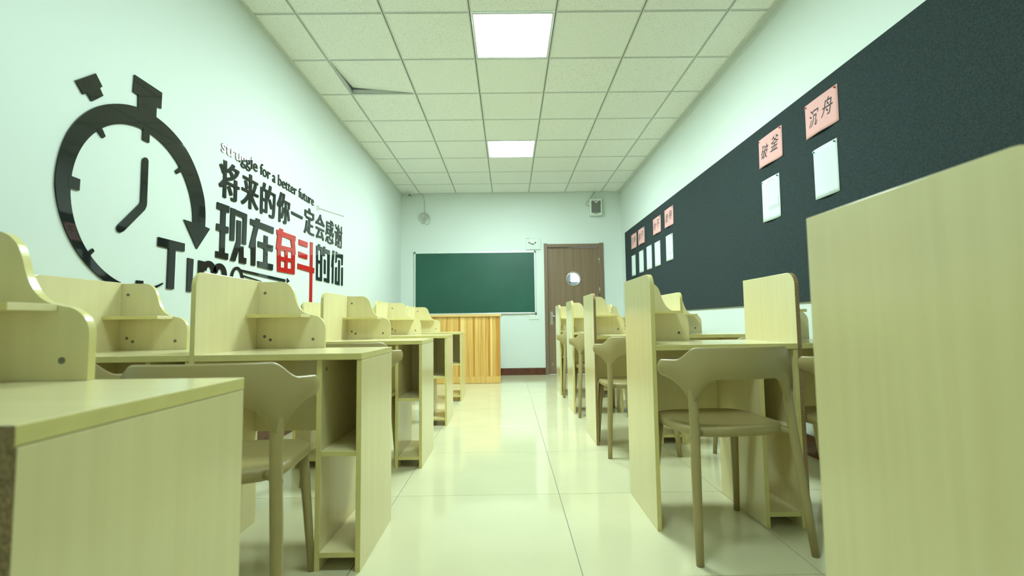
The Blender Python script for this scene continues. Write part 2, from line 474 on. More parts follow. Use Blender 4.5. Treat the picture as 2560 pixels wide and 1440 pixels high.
for z in (1.86, 1.36):
    MB().tube([(1.494, YF-0.004, z-0.055), (1.494, YF-0.004, z+0.055)], 0.0085, 10).build('hinge', M['steel'], door)

# ================================================================ STUDY CARRELS
# local frame: x across from the tall divider, y from the sitter's side to the back, z up
CW, CDEP, CT, PT, TOPZ = 0.610, 0.450, 0.018, 1.050, 0.750
def build_carrel():
    r = link('study_carrel', None)
    r.empty_display_size = 0.1
    # tall divider, rounded at the sitter's top corner
    R_ = 0.055
    pts = [(0, 0)] + [(R_ - R_*math.cos(a), PT - R_ + R_*math.sin(a)) for a in [math.pi/2*k/8 for k in range(9)]] + [(CDEP, PT), (CDEP, 0)]
    n = len(pts)
    mb = MB().prism(pts, lambda a, b, t: (t, a, b), 0, CT, 0, side=lambda i: 1 if i < n-2 else 0)
    mb.build('divider', [M['laminate'], M['band']], r, bevel=0.0012)
    mb = MB().box(CT, CW, 0.0, CDEP, TOPZ-0.023, TOPZ, 0, front=1)
    for k in range(len(mb.f)):
        pass
    mb.mi[3] = 1                                     # aisle-side edge is banded as well
    mb.build('desktop', [M['laminate_top'], M['band']], r, bevel=0.0015)
    MB().box(CW-CT, CW, 0.003, CDEP-0.002, 0.0, TOPZ-0.024, 0, front=1).build('side_panel', [M['laminate'], M['band']], r, bevel=0.001)
    cp = MB().box(0.448, 0.466, 0.010, CDEP-0.020, 0.0, TOPZ-0.0235, 0, front=1).build('cubby_panel', [M['laminate'], M['band']], r, bevel=0.001)
    MB().disc((0.466, 0.055, 0.690), (1, 0, 0), 0.006, 0.001, 12).build('screw_cap', M['cap'], cp)
    for z in (0.046, 0.390):
        MB().box(0.4665, CW-CT-0.0005, 0.008, CDEP-0.020, z, z+0.018, 0, front=1).build('shelf', [M['laminate_top'], M['band']], r, bevel=0.001)
    MB().box(CT+0.0005, CW-CT-0.0005, CDEP-0.019, CDEP-0.002, 0.392, TOPZ-0.0235).build('modesty_panel', M['laminate'], r)
    # wavy back board standing on the desktop
    base = [(CT+0.0005, TOPZ+0.0005), (CT+0.0005, PT-0.004), (0.122, PT-0.005)]
    ctrl = [(0.132, 1.044), (0.150, 1.035), (0.166, 1.018), (0.176, 0.996), (0.184, 0.968), (0.193, 0.945), (0.208, 0.921), (0.230, 0.904), (0.256, 0.896), (0.280, 0.891), (0.300, 0.878), (0.312, 0.859), (0.316, 0.836)]
    cur = []
    P_ = [base[-1]] + ctrl + [(0.316, 0.80)]
    for k in range(1, len(P_)-2):
        p0, p1, p2, p3 = P_[k-1], P_[k], P_[k+1], P_[k+2]
        for q in range(3):
            t = q/3
            cur.append(tuple(0.5*((2*p1[d]) + (-p0[d]+p2[d])*t + (2*p0[d]-5*p1[d]+4*p2[d]-p3[d])*t*t + (-p0[d]+3*p1[d]-3*p2[d]+p3[d])*t**3) for d in (0, 1)))
    outline = base + cur + [(0.316, 0.836), (0.316, TOPZ+0.0005)]
    m_ = len(outline)
    wb = MB().prism(outline, lambda a, b, t: (a, t, b), CDEP-0.018, CDEP-0.001, 0, side=lambda i: 1 if 1 <= i < m_-1 else 0, smooth_side=False).build('back_board', [M['laminate'], M['band']], r)
    for x, z in ((0.049, 0.996), (0.051, 0.803), (0.077, 0.788), (0.265, 0.789)):
        MB().disc((x, CDEP-0.018, z), (0, -1, 0), 0.0068, 0.001, 14).build('screw_cap', M['cap'], wb)
    MB().box(CT+0.0005, 0.252, 0.335, CDEP-0.0185, 0.885, 0.899, 0, front=1).build('corner_shelf', [M['laminate_top'], M['band']], r, bevel=0.001)
    return r

proto = build_carrel()
divider_chipped = None
for ch in proto.children:
    if ch.name.startswith('divider'):
        divider_chipped = ch.data.copy()
        divider_chipped.materials[1] = M['chip']
ORD = ['first', 'second', 'third', 'fourth', 'fifth']
L_AISLE, L_WALL, R_AISLE, R_WALL = -1.134, -1.7445, 0.5925, 1.2035
L_FRONT = [0.530, 1.750, 2.955, 4.130, 5.400]
R_FRONT = [0.505, 2.040, 3.420, 4.600, 5.750]
spots = []
for k in range(5):
    spots.append((L_AISLE, L_FRONT[k], f'pale maple study carrel on the aisle in the left block, {ORD[k]} row from the camera', False))
    if k >= 1: spots.append((L_WALL, L_FRONT[k]+0.004, f'pale maple study carrel against the left wall, {ORD[k]} row from the camera', False))
    spots.append((R_AISLE, R_FRONT[k], f'pale maple study carrel on the aisle in the right block, {ORD[k]} row from the camera', k == 2))
    if k >= 1: spots.append((R_WALL, R_FRONT[k]+0.004, f'pale maple study carrel beside the pinboard wall, {ORD[k]} row from the camera', k == 1))
for n_, (x, y, lab, chipped) in enumerate(spots):
    o = proto if n_ == 0 else copy_tree(proto)
    o.location = (x, y, 0)
    tag(o, lab, 'study carrel', 'maple study carrels in two blocks')
    if chipped:
        for ch in o.children:
            if ch.name.startswith('divider'):
                ch.data = divider_chipped
                ch['label'] = 'divider with bare chipboard front edge'

# the nearest left carrel has lost the edge band on its front
for ch in proto.children:
    if ch.name.split('.')[0] in ('side_panel', 'desktop'):
        me = ch.data.copy()
        me.materials.append(M['chip'])
        for p in me.polygons:
            if p.normal.y < -0.9: p.material_index = 2
        ch.data = me
        ch['label'] = 'panel with bare brown chipboard on its front edge'

# ================================================================ CHAIRS (moulded plastic, horned back)
def build_chair():
    r = link('plastic_chair', None)
    r.empty_display_size = 0.1
    # backrest band
    loops = []
    N = 72; TH = math.radians(76)
    for i in range(N+1):
        s = -1 + 2*i/N
        th = s*TH
        x = 0.272*math.sin(th)/math.sin(TH)
        y = -0.232 + 0.165*(1-math.cos(th))/(1-math.cos(TH))
        nx, ny = x/0.272, -0.9*math.sqrt(max(0.02, 1-(x/0.272)**2)) - 0.15
        L = math.hypot(nx, ny); nx /= L; ny /= L
        a = abs(s)
        t = min(1, max(0, (a-0.50)/0.24)); t = t*t*(3-2*t)
        zt = 0.752 - 0.004*s*s - 0.046*t
        d = abs(abs(x)-0.190)
        dip = 0.100*max(0, 1-d/0.085)**2.3
        u = min(1, max(0, (a-0.55)/0.45))
        zb = 0.634 - dip + 0.010*u
        e = max(0, (a-0.93)/0.07)
        zt -= 0.016*e*e; zb += 0.014*e*e
        h = 0.0078*(1-0.35*e)
        lean = 0.0
        hb = h + 0.0050*min(1.0, dip/0.05)
        prof = [(-hb*0.5, zb), (-hb, zb+0.006), (-h, zb+0.5*(zt-zb)), (-h, zt-0.006), (-h*0.45, zt), (h*0.45, zt), (h, zt-0.006), (h, zb+0.5*(zt-zb)), (hb, zb+0.006), (hb*0.5, zb)]
        loops.append([(x+nx*(q+(z-0.69)*lean), y+ny*(q+(z-0.69)*lean), z) for q, z in prof])
    MB().loops(loops).build('backrest', M['plastic'], r)
    # seat: rolled rounded square with a shallow dish and rear corner brackets
    sl_ = []
    for sc, z in ((0.03, 0.420), (0.80, 0.417), (0.93, 0.419), (0.985, 0.427), (1.0, 0.438), (0.985, 0.449), (0.95, 0.4545), (0.90, 0.455), (0.6, 0.450), (0.3, 0.448), (0.03, 0.4475)):
        l = []
        for k in range(40):
            a = 2*math.pi*k/40
            ca, sa = math.cos(a), math.sin(a)
            px = 0.208*math.copysign(abs(ca)**0.52, ca); py = 0.205*math.copysign(abs(sa)**0.52, sa)
            px *= 1 + 0.10*(py/0.205 > 0)*0.3
            l.append((px*sc, 0.012 + py*sc, z))
        sl_.append(l)
    sm = MB().loops(sl_)
    for sx in (-1, 1):
        sm.tube([(sx*0.160, -0.150, 0.436), (sx*0.185, -0.172, 0.434), (sx*0.204, -0.198, 0.424)], [(0.022, 0.013), (0.018, 0.013), (0.013, 0.012)], 10)
    sm.build('seat', M['plastic'], r)
    for sx in (-1, 1):
        MB().tube([(sx*0.190, -0.1740, 0.612), (sx*0.190, -0.1742, 0.594), (sx*0.190, -0.1748, 0.572), (sx*0.1905, -0.178, 0.53), (sx*0.194, -0.187, 0.45), (sx*0.202, -0.201, 0.32), (sx*0.212, -0.222, 0.15), (sx*0.220, -0.240, 0.0)],
                  [(0.010, 0.004), (0.0160, 0.0075), (0.0190, 0.0105), (0.0185, 0.0135), (0.0175, 0.016), (0.0175, 0.0165), (0.016, 0.015), (0.0135, 0.013)], 14).build('leg', M['plastic'], r)
        MB().tube([(sx*0.172, 0.165, 0.430), (sx*0.178, 0.175, 0.33), (sx*0.188, 0.192, 0.16), (sx*0.196, 0.208, 0.0)],
                  [0.019, 0.0165, 0.0145, 0.0125], 12).build('leg', M['plastic'], r)
    return r
chair = build_chair()
CH = [
    (0.843, 2.020, 7, 'taupe plastic chair at the aisle carrel in front of the pinboard, second row right'),
    (1.437, 2.045, 0, 'taupe plastic chair half hidden by the nearest tall divider on the right'),
    (0.830, 3.345, 2, 'taupe plastic chair at the third aisle carrel of the right block'),
    (1.500, 2.970, 0, 'taupe plastic chair at the third carrel beside the pinboard wall, only its legs showing'),
    (0.830, 4.640, 2, 'taupe plastic chair at the fourth aisle carrel of the right block'),
    (0.830, 5.795, 0, 'taupe plastic chair at the fifth aisle carrel, nearest the brown door'),
    (-0.862, 1.535, 8, 'taupe plastic chair in the second aisle row on the left, back closest to the camera'),
    (-1.500, 1.700, 5, 'taupe plastic chair at the second carrel along the left wall, only its back edge showing'),
    (-0.892, 2.893, 3, 'taupe plastic chair at the third aisle carrel of the left block'),
]
for n_, (x, y, rz, lab) in enumerate(CH):
    o = chair if n_ == 0 else copy_tree(chair)
    o.location = (x, y, 0); o.rotation_euler = (0, 0, math.radians(rz))
    tag(o, lab, 'chair', 'taupe plastic chairs')

# ================================================================ MURAL ON THE LEFT WALL (acrylic cut-outs, wall coordinates: y along the wall, z up)
MURAL = {
    'crown': [[(2.239, 2.039), (2.421, 2.039), (2.419, 1.954), (2.387, 1.952), (2.387, 1.883), (2.27, 1.862), (2.266, 1.953), (2.235, 1.953)]],
    'button': [[(1.934, 1.855), (2.027, 1.934), (2.063, 1.894), (2.051, 1.881), (2.07, 1.856), (2.015, 1.805), (1.989, 1.829), (1.972, 1.815)]],
    'ticks': [[(2.043, 1.697), (2.067, 1.716), (2.091, 1.684), (2.078, 1.67)], [(2.304, 1.818), (2.347, 1.81), (2.347, 1.75), (2.305, 1.75)], [(1.924, 1.461), (1.977, 1.459), (1.976, 1.411), (1.924, 1.412)], [(2.582, 1.712), (2.539, 1.673), (2.552, 1.658), (2.599, 1.692)], [(2.026, 1.164), (2.052, 1.185), (2.062, 1.175), (2.039, 1.149)], [(2.303, 1.072), (2.344, 1.073), (2.346, 1.039), (2.305, 1.036)]],
    'hands': [[(2.309, 1.647), (2.313, 1.661), (2.325, 1.671), (2.339, 1.671), (2.347, 1.66), (2.348, 1.447), (2.346, 1.435), (2.336, 1.415), (2.214, 1.289), (2.195, 1.278), (2.179, 1.283), (2.174, 1.298), (2.181, 1.311), (2.302, 1.437), (2.309, 1.45)]],
    'arrow': [[(2.851, 1.422), (2.738, 1.286), (2.621, 1.429), (2.671, 1.429), (2.804, 1.427)]],
    'T': [[(2.434, 1.301), (2.634, 1.3), (2.634, 1.256), (2.563, 1.254), (2.561, 1.047), (2.508, 1.047), (2.51, 1.254), (2.433, 1.256)]],
    'i': [[(2.663, 1.226), (2.712, 1.225), (2.706, 1.042), (2.664, 1.043)]],
    'e_arrow': [[(3.193, 1.221), (3.834, 1.211), (3.828, 1.188), (3.208, 1.205)], [(3.223, 1.186), (3.457, 1.167), (3.457, 1.16), (3.226, 1.176)], [(3.863, 1.224), (3.905, 1.202), (3.862, 1.185)]],
    'xian': [[(2.916, 1.599), (3.046, 1.603), (3.041, 1.559), (2.914, 1.558)], [(2.957, 1.568), (3.007, 1.57), (3.006, 1.293), (2.955, 1.29)], [(2.917, 1.469), (3.042, 1.47), (3.039, 1.429), (2.915, 1.428)], [(2.916, 1.301), (3.045, 1.303), (3.043, 1.263), (2.916, 1.264)], [(3.06, 1.599), (3.111, 1.601), (3.106, 1.393), (3.06, 1.391)], [(3.06, 1.599), (3.251, 1.598), (3.25, 1.561), (3.062, 1.566)], [(3.204, 1.585), (3.251, 1.598), (3.247, 1.39), (3.202, 1.391)], [(3.132, 1.534), (3.181, 1.536), (3.182, 1.389), (3.123, 1.264), (3.069, 1.264), (3.136, 1.402)], [(3.168, 1.371), (3.217, 1.374), (3.22, 1.302), (3.256, 1.302), (3.253, 1.262), (3.173, 1.262)]],
    'zai': [[(3.297, 1.579), (3.627, 1.582), (3.623, 1.532), (3.297, 1.54)], [(3.37, 1.599), (3.426, 1.598), (3.416, 1.571), (3.363, 1.571)], [(3.349, 1.546), (3.407, 1.544), (3.372, 1.453), (3.373, 1.263), (3.32, 1.263), (3.314, 1.381), (3.288, 1.382)], [(3.404, 1.442), (3.621, 1.443), (3.617, 1.398), (3.403, 1.404)], [(3.485, 1.499), (3.539, 1.498), (3.541, 1.271), (3.488, 1.27)], [(3.404, 1.302), (3.627, 1.304), (3.623, 1.259), (3.406, 1.261)]],
    'fen': [[(3.673, 1.576), (4.003, 1.582), (3.999, 1.538), (3.678, 1.541)], [(3.723, 1.596), (3.78, 1.596), (3.772, 1.564), (3.714, 1.565)], [(3.69, 1.543), (3.766, 1.548), (3.743, 1.432), (3.67, 1.43)], [(3.908, 1.545), (3.987, 1.545), (4.009, 1.429), (3.955, 1.432)], [(3.706, 1.465), (3.961, 1.476), (3.962, 1.445), (3.701, 1.426)], [(3.688, 1.435), (3.745, 1.432), (3.75, 1.267), (3.696, 1.267)], [(3.936, 1.454), (3.994, 1.443), (3.995, 1.267), (3.934, 1.267)], [(3.71, 1.379), (3.979, 1.389), (3.98, 1.361), (3.711, 1.346)], [(3.695, 1.294), (3.994, 1.307), (3.993, 1.265), (3.696, 1.261)], [(3.814, 1.442), (3.861, 1.443), (3.864, 1.276), (3.818, 1.274)]],
    'dou': [[(4.067, 1.569), (4.246, 1.572), (4.241, 1.525), (4.065, 1.524)], [(4.067, 1.467), (4.246, 1.462), (4.239, 1.42), (4.066, 1.421)], [(4.303, 1.585), (4.356, 1.588), (4.358, 1.04), (4.307, 1.04)], [(4.053, 1.364), (4.398, 1.363), (4.393, 1.315), (4.051, 1.32)]],
    'de': [[(4.439, 1.575), (4.481, 1.577), (4.484, 1.259), (4.446, 1.262)], [(4.537, 1.58), (4.581, 1.579), (4.585, 1.259), (4.54, 1.259)], [(4.439, 1.575), (4.583, 1.579), (4.58, 1.549), (4.441, 1.54)], [(4.463, 1.446), (4.574, 1.449), (4.571, 1.422), (4.464, 1.417)], [(4.445, 1.29), (4.584, 1.289), (4.581, 1.258), (4.446, 1.26)], [(4.484, 1.596), (4.527, 1.598), (4.522, 1.574), (4.48, 1.572)], [(4.607, 1.592), (4.656, 1.598), (4.644, 1.503), (4.601, 1.508)], [(4.627, 1.577), (4.775, 1.577), (4.77, 1.537), (4.629, 1.538)], [(4.717, 1.57), (4.773, 1.576), (4.77, 1.26), (4.719, 1.263)], [(4.638, 1.297), (4.769, 1.294), (4.764, 1.257), (4.635, 1.266)], [(4.631, 1.475), (4.669, 1.468), (4.668, 1.333), (4.632, 1.341)]],
    'ni': [[(4.853, 1.591), (4.905, 1.596), (4.876, 1.436), (4.823, 1.421)], [(4.845, 1.503), (4.884, 1.5), (4.882, 1.259), (4.843, 1.262)], [(4.945, 1.594), (4.985, 1.595), (4.971, 1.487), (4.933, 1.474)], [(4.952, 1.582), (5.155, 1.59), (5.151, 1.545), (4.953, 1.541)], [(5.111, 1.584), (5.155, 1.589), (5.149, 1.476), (5.111, 1.473)], [(5.022, 1.518), (5.064, 1.519), (5.061, 1.259), (5.018, 1.261)], [(4.935, 1.431), (4.977, 1.44), (4.974, 1.264), (4.93, 1.265)], [(4.94, 1.293), (5.06, 1.291), (5.062, 1.257), (4.934, 1.261)], [(5.114, 1.449), (5.157, 1.456), (5.156, 1.258), (5.113, 1.263)]],
}

def on_left(a, b, t): return (XL + 0.001 + t, a, b)
def cut_out(name, polys, mat, parent, th=0.006):
    mb = MB()
    for k, p in enumerate(polys): mb.prism(p, on_left, 0.0, th + 0.00012*k, 0)
    return mb.build(name, mat, parent)
sw = thing('stopwatch_sign', (0, 0, 0), 'large black stopwatch cut-out with arrow on the left wall', 'wall sign')
RC, RIN = (2.316, 1.420), 0.381
ROUT = [(92, .486), (81, .494), (71, .501), (57, .501), (38, .500), (21.6, .490), (8.4, .483), (-22, .467), (-37, .464), (-59, .457), (-76, .449), (-92, .446), (-107, .436), (-120, .428), (-139, .418), (-152, .413), (-180, .401), (-205, .388)]
def rout(a):
    for (a0, r0), (a1, r1) in zip(ROUT, ROUT[1:]):
        if a1 <= a <= a0: return r1 + (r0-r1)*(a-a1)/(a0-a1)
    return ROUT[-1][1]
angs = [90 - 295*k/118 for k in range(119)]
def pol(a, r): return (RC[0] + r*math.sin(math.radians(a)), RC[1] + r*math.cos(math.radians(a)))
rm = MB()
for k in range(118):
    a0, a1 = angs[k], angs[k+1]
    b = len(rm.v)
    for t in (0.0, 0.006):
        for p in (pol(a0, RIN), pol(a0, rout(a0)), pol(a1, rout(a1)), pol(a1, RIN)): rm.v.append(on_left(*p, t))
    rm.face([b, b+1, b+2, b+3][::-1]); rm.face([b+4, b+5, b+6, b+7])
    rm.face([b+1, b+2, b+6, b+5]); rm.face([b+3, b, b+4, b+7])
ring = rm.build('ring', M['black'], sw)
cut_out('arrow_head', [[(a, b) for a, b in MURAL['arrow'][0]]], M['black'], sw, 0.0062)
cut_out('crown', MURAL['crown'], M['black'], sw, 0.0064)
cut_out('button', MURAL['button'], M['black'], sw)
cut_out('hands', MURAL['hands'], M['black'], sw)
for p in MURAL['ticks']: cut_out('tick', [p], M['black'], sw, 0.0066)

tw = thing('time_lettering', (0, 0, 0), 'black letters spelling Time with a long arrow below the slogan', 'wall lettering')
cut_out('letter', MURAL['T'], M['black'], tw).__setitem__('label', 'letter T')
cut_out('letter', MURAL['i'], M['black'], tw).__setitem__('label', 'letter i without its dot')
def arch(cx, cz, rx, rz, a0, a1, w, n=20):
    """Open arch as a ring sector, wall coordinates."""
    o_ = [(cx + rx*math.cos(math.radians(a0+(a1-a0)*k/n)), cz + rz*math.sin(math.radians(a0+(a1-a0)*k/n))) for k in range(n+1)]
    i_ = [(cx + (rx-w)*math.cos(math.radians(a0+(a1-a0)*k/n)), cz + (rz-w*0.72)*math.sin(math.radians(a0+(a1-a0)*k/n))) for k in range(n+1)]
    return o_ + i_[::-1]
def arch_letter(name, parts, solids, parent, lab):
    mb = MB(); k = 0
    for args in parts:
        q = arch(*args); n = len(q)//2
        for i in range(n-1): mb.prism([q[i], q[i+1], q[len(q)-2-i], q[len(q)-1-i]], on_left, 0, 0.006, 0)
    for p in solids:
        k += 1; mb.prism(p, on_left, 0, 0.006+0.00015*k, 0)
    o = mb.build(name, M['black'], parent); o['label'] = lab
    return o
arch_letter('letter', [(2.855, 1.172, 0.072, 0.062, 0, 180, 0.048), (2.963, 1.170, 0.072, 0.062, 0, 180, 0.048)],
            [[(2.757, 1.225), (2.807, 1.224), (2.807, 1.045), (2.757, 1.045)], [(2.879, 1.172), (2.927, 1.172), (2.927, 1.045), (2.879, 1.045)], [(2.987, 1.172), (3.035, 1.172), (3.035, 1.045), (2.987, 1.045)]], tw, 'letter m')
arch_letter('letter', [(3.152, 1.140, 0.078, 0.094, 0, 320, 0.026)], MURAL['e_arrow'] + [[(3.09, 1.150), (3.22, 1.150), (3.22, 1.128), (3.09, 1.128)]], tw, 'letter e drawn out into an arrow')

# English line
el = thing('english_slogan', (0, 0, 0), 'thin black line reading struggle for a better future', 'wall lettering')
for wd, a0, a1 in (('struggle', 2.944, 3.375), ('for', 3.412, 3.560), ('a', 3.592, 3.640), ('better', 3.682, 4.010), ('future', 4.047, 4.368)):
    o = link('word', text_mesh(wd, on_left, box=(a0, a1, None, None), size=0.119, origin=(0, 1.9235), extrude=0.005, bold=((-0.0012, 0), (0.0012, 0)), name='word', mats=[M['black']]), el)
    o['label'] = 'word ' + wd
ul = MB()
ul.tube([on_left(4.463 + 0.024*math.cos(2*math.pi*k/20), 1.930 + 0.021*math.sin(2*math.pi*k/20), 0.003) for k in range(20)], 0.0028, 6, closed=True)
ul.tube([on_left(4.488, 1.932, 0.003), on_left(5.170, 2.006, 0.003)], 0.0026, 6)
ul.build('flourish', M['cable'], el)['label'] = 'grey ring with a thin line'

# first Chinese line
c1 = thing('slogan_upper_line', (0, 0, 0), 'black Chinese line under the English words, nine narrow characters', 'wall lettering')
for k, chx in enumerate('将来的你一定会感谢'):
    a0 = 2.930 + 0.2468*k
    box = (a0, a0+0.222, 1.645, 1.880) if chx != '一' else (a0, a0+0.216, 1.752, 1.774)
    o = link('character', text_mesh(chx, on_left, box=box, extrude=0.006, bold=[(d*(0.0075 if k < 7 else 0.003), 0) for d in (-1, -0.33, 0.33, 1)], name='character', mats=[M['black']]), c1)
    o['label'] = 'character ' + chx
# second Chinese line
c2 = thing('slogan_lower_line', (0, 0, 0), 'heavy Chinese line with two red characters, largest of the slogan', 'wall lettering')
for key, chx, mt in (('xian', '现', 'black'), ('zai', '在', 'black'), ('fen', '奋', 'red'), ('dou', '斗', 'red'), ('de', '的', 'black'), ('ni', '你', 'black')):
    o = cut_out('character', MURAL[key], M[mt], c2)
    o['label'] = ('red' if mt == 'red' else 'black') + ' character ' + chx

# ================================================================ PINBOARD AND PAPERS ON THE RIGHT WALL
PB = 0.013
pbt = thing('pinboard', (XR - 0.001, 4.0, 0), 'long charcoal felt pinboard on the right wall', 'pinboard')
MB().box(-PB, 0.0, 0.10-4.0, 7.690-4.0, 0.958, 2.250).build('felt_panel', M['felt'], pbt, bevel=0.002)
FACE = XR - 0.001 - PB
def on_right(a, b, t): return (FACE - t, -a, b)      # a runs towards the camera's right, i.e. towards smaller y
def paper_sheet(name, y_far, y_near, z0, z1, mat, lab, cat, group, lift=0.010, tilt=0.0, seed=0):
    rnd = random.Random(seed)
    w, h = y_far - y_near, z1 - z0
    t = thing(name, (FACE, (y_far+y_near)/2, z0), lab, cat, group)
    mb = MB(); nx, nz = 10, 10
    ph = rnd.uniform(0, 6)
    def pos(u, v):
        # u from far edge to near edge, v from bottom to top; pinned at the top corners
        off = 0.0018 + lift*((1-v)**1.7)*(0.55 + 0.45*math.cos(2*math.pi*(u-0.5)*1.0 + ph*0.15)) + 0.003*math.sin(math.pi*u)*v
        zz = h*v - 0.004*math.sin(math.pi*u)*(1-v) + tilt*(u-0.5)
        return Vector((-off, (0.5-u)*w, zz))
    for th in (0.0, 0.0004):
        for j in range(nz+1):
            for i in range(nx+1):
                p = pos(i/nx, j/nz); mb.v.append((p.x-th, p.y, p.z))
    S = (nx+1)*(nz+1)
    for j in range(nz):
        for i in range(nx):
            q = [j*(nx+1)+i, j*(nx+1)+i+1, (j+1)*(nx+1)+i+1, (j+1)*(nx+1)+i]
            mb.face(q, 0, True); mb.face([S+k for k in q[::-1]], 0, True)
    for i in range(nx):
        mb.face([i, i+1, S+i+1, S+i]); k = nz*(nx+1); mb.face([k+i, k+i+1, S+k+i+1, S+k+i])
    for j in range(nz):
        a, b = j*(nx+1), (j+1)*(nx+1)
        mb.face([a, b, S+b, S+a]); mb.face([a+nx, b+nx, S+b+nx, S+a+nx])
    mb.build('sheet', mat, t)
    def fn(u, v, tt):      # lettering follows the sheet; u,v in metres from the far bottom corner
        p = pos(u/w, v/h); return (p.x - 0.0006 - tt, p.y, p.z)
    return t, fn, w, h
def pins(t, fn, w, h, mats):
    for u, m in ((0.012, mats[0]), (w-0.016, mats[1])):
        c = fn(u, h-0.014, 0)
        MB().disc((c[0], c[1], c[2]), (-1, 0, 0), 0.003, 0.006, 10).disc((c[0]-0.006, c[1], c[2]), (-1, 0, 0), 0.0055, 0.005, 12, r2=0.0045).build('push_pin', m, t)
pink = [
    (3.512, 3.206, 1.950, 2.161, '破釜', 'pink paper with two brushed characters, left of the two near pink sheets', True),
    (2.946, 2.645, 1.955, 2.167, '沉舟', 'pink paper with two brushed characters, nearest to the camera', True),
    (7.280, 6.983, 1.918, 2.132, '只争', 'pink paper sheet at the far end of the pinboard, first of the row', False),
    (6.890, 6.570, 1.918, 2.134, '朝夕', 'pink paper sheet second from the far end of the pinboard', False),
    (6.170, 5.855, 1.932, 2.135, '时不', 'pink paper sheet third from the far end of the pinboard', False),
    (5.705, 5.400, 1.932, 2.144, '我待', 'pink paper sheet fourth from the far end of the pinboard', False),
]
for n_, (yf, yn, z0, z1, s, lab, near) in enumerate(pink):
    t, fn, w, h = paper_sheet('pink_note', yf, yn, z0, z1, M['pink'], lab, 'paper', 'pink sheets on the pinboard', 0.014, 0.0, n_)
    for k, chx in enumerate(s):
        c0 = w*(0.12 + 0.41*k)
        z_ = h*(0.26 + 0.08*k)
        o = link('character', text_mesh(chx, fn, box=(c0, c0+w*0.33, z_, z_+h*0.48), extrude=0.0004, bold=((-0.0007, -0.0005), (0.0007, 0.0005)), shear=0.25, name='character', mats=[M['ink']], res=3), t)
        if near: o['label'] = 'brushed character ' + chx
    pins(t, fn, w, h, (M['pinred'] if n_ else M['ink'], M['pinred'] if near else M['ink']))
white = [
    (3.496, 3.265, 1.550, 1.850, 'white printed sheet below the left near pink paper', 1),
    (2.889, 2.674, 1.563, 1.866, 'white printed sheet below the pink paper nearest the camera', 2),
    (7.296, 7.076, 1.518, 1.820, 'white sheet at the far end of the pinboard, first of five', 0),
    (6.878, 6.652, 1.525, 1.825, 'white sheet second from the far end of the pinboard', 0),
    (6.500, 6.265, 1.528, 1.834, 'white sheet third from the far end of the pinboard', 0),
    (6.134, 5.908, 1.528, 1.830, 'white sheet fourth from the far end of the pinboard', 0),
    (5.689, 5.447, 1.540, 1.835, 'white printed sheet fifth from the far end of the pinboard', 3),
]
for n_, (yf, yn, z0, z1, lab, kind) in enumerate(white):
    t, fn, w, h = paper_sheet('white_note', yf, yn, z0, z1, M['paper'], lab, 'paper', 'white sheets on the pinboard', 0.009, 0.0, 20+n_)
    if kind:
        rnd = random.Random(50+n_); mb = MB()
        def bar(u0, u1, v0, v1):
            N = 6; b = len(mb.v)
            for i in range(N+1):
                u = u0+(u1-u0)*i/N
                mb.v.append(fn(u*w, v0*h, 0)); mb.v.append(fn(u*w, v1*h, 0))
            for i in range(N): mb.face([b+2*i, b+2*i+1, b+2*i+3, b+2*i+2])
        if kind in (1, 3):
            bar(0.34, 0.72, 0.905, 0.925)
            for v in (0.86, 0.80, 0.74, 0.70, 0.62, 0.55): bar(0.14+0.1*rnd.random(), 0.55+0.3*rnd.random(), v, v+0.005)
            for v in (0.24, 0.265, 0.29, 0.31): bar(0.40, 0.90, v, v+0.012)
            bar(0.88, 0.93, 0.24, 0.46)
        else:
            for k in range(13): bar(0.14, 0.62+0.25*rnd.random(), 0.88-0.055*k, 0.884-0.055*k)
            bar(0.6, 0.85, 0.05, 0.06)
        mb.build('print', M['print'], t)
    pins(t, fn, w, h, (M['pingreen'], M['pingreen']))

# ================================================================ FRONT WALL FITTINGS
cb = thing('chalkboard', (-0.545, YF, 1.0), 'green chalkboard in a white aluminium frame', 'chalkboard')
BX0, BX1, BZ0, BZ1 = -0.990, 0.990, -0.010, 1.012
MB().box(BX0+0.018, BX1-0.018, -0.022, -0.004, BZ0+0.018, BZ1-0.018).build('writing_surface', M['board'], cb)
MB().box(BX0, BX1, -0.030, 0, BZ1-0.020, BZ1).build('frame_rail', M['alu'], cb, bevel=0.002)
MB().box(BX0, BX1, -0.030, 0, BZ0, BZ0+0.020).build('frame_rail', M['alu'], cb, bevel=0.002)
MB().box(BX0, BX0+0.020, -0.029, 0, BZ0+0.020, BZ1-0.020).build('frame_stile', M['alu'], cb, bevel=0.002)
MB().box(BX1-0.020, BX1, -0.029, 0, BZ0+0.020, BZ1-0.020).build('frame_stile', M['alu'], cb, bevel=0.002)
for x in (BX0+0.006, BX1-0.006):
    for z in (BZ0+0.006, BZ1-0.006):
        MB().box(x-0.016, x+0.016, -0.034, 0, z-0.016, z+0.016).build('corner_cap', M['grey'], cb, bevel=0.004)
for x in (-0.58, 0.64):
    MB().box(x-0.010, x+0.010, -0.014, 0, BZ1, BZ1+0.030).disc((x, -0.014, BZ1+0.018), (0, -1, 0), 0.006, 0.004, 10).build('hanging_hook', M['alu'], cb)
for x, z, s in ((-0.50, 0.80, 0.012), (0.44, 0.815, 0.012), (-0.85, 0.50, 0.014), (-0.89, 0.46, 0.010)):
    MB().disc((x, -0.0222, z), (0, -1, 0), s, 0.0003, 9).build('chalk_smudge', M['chalk'], cb)

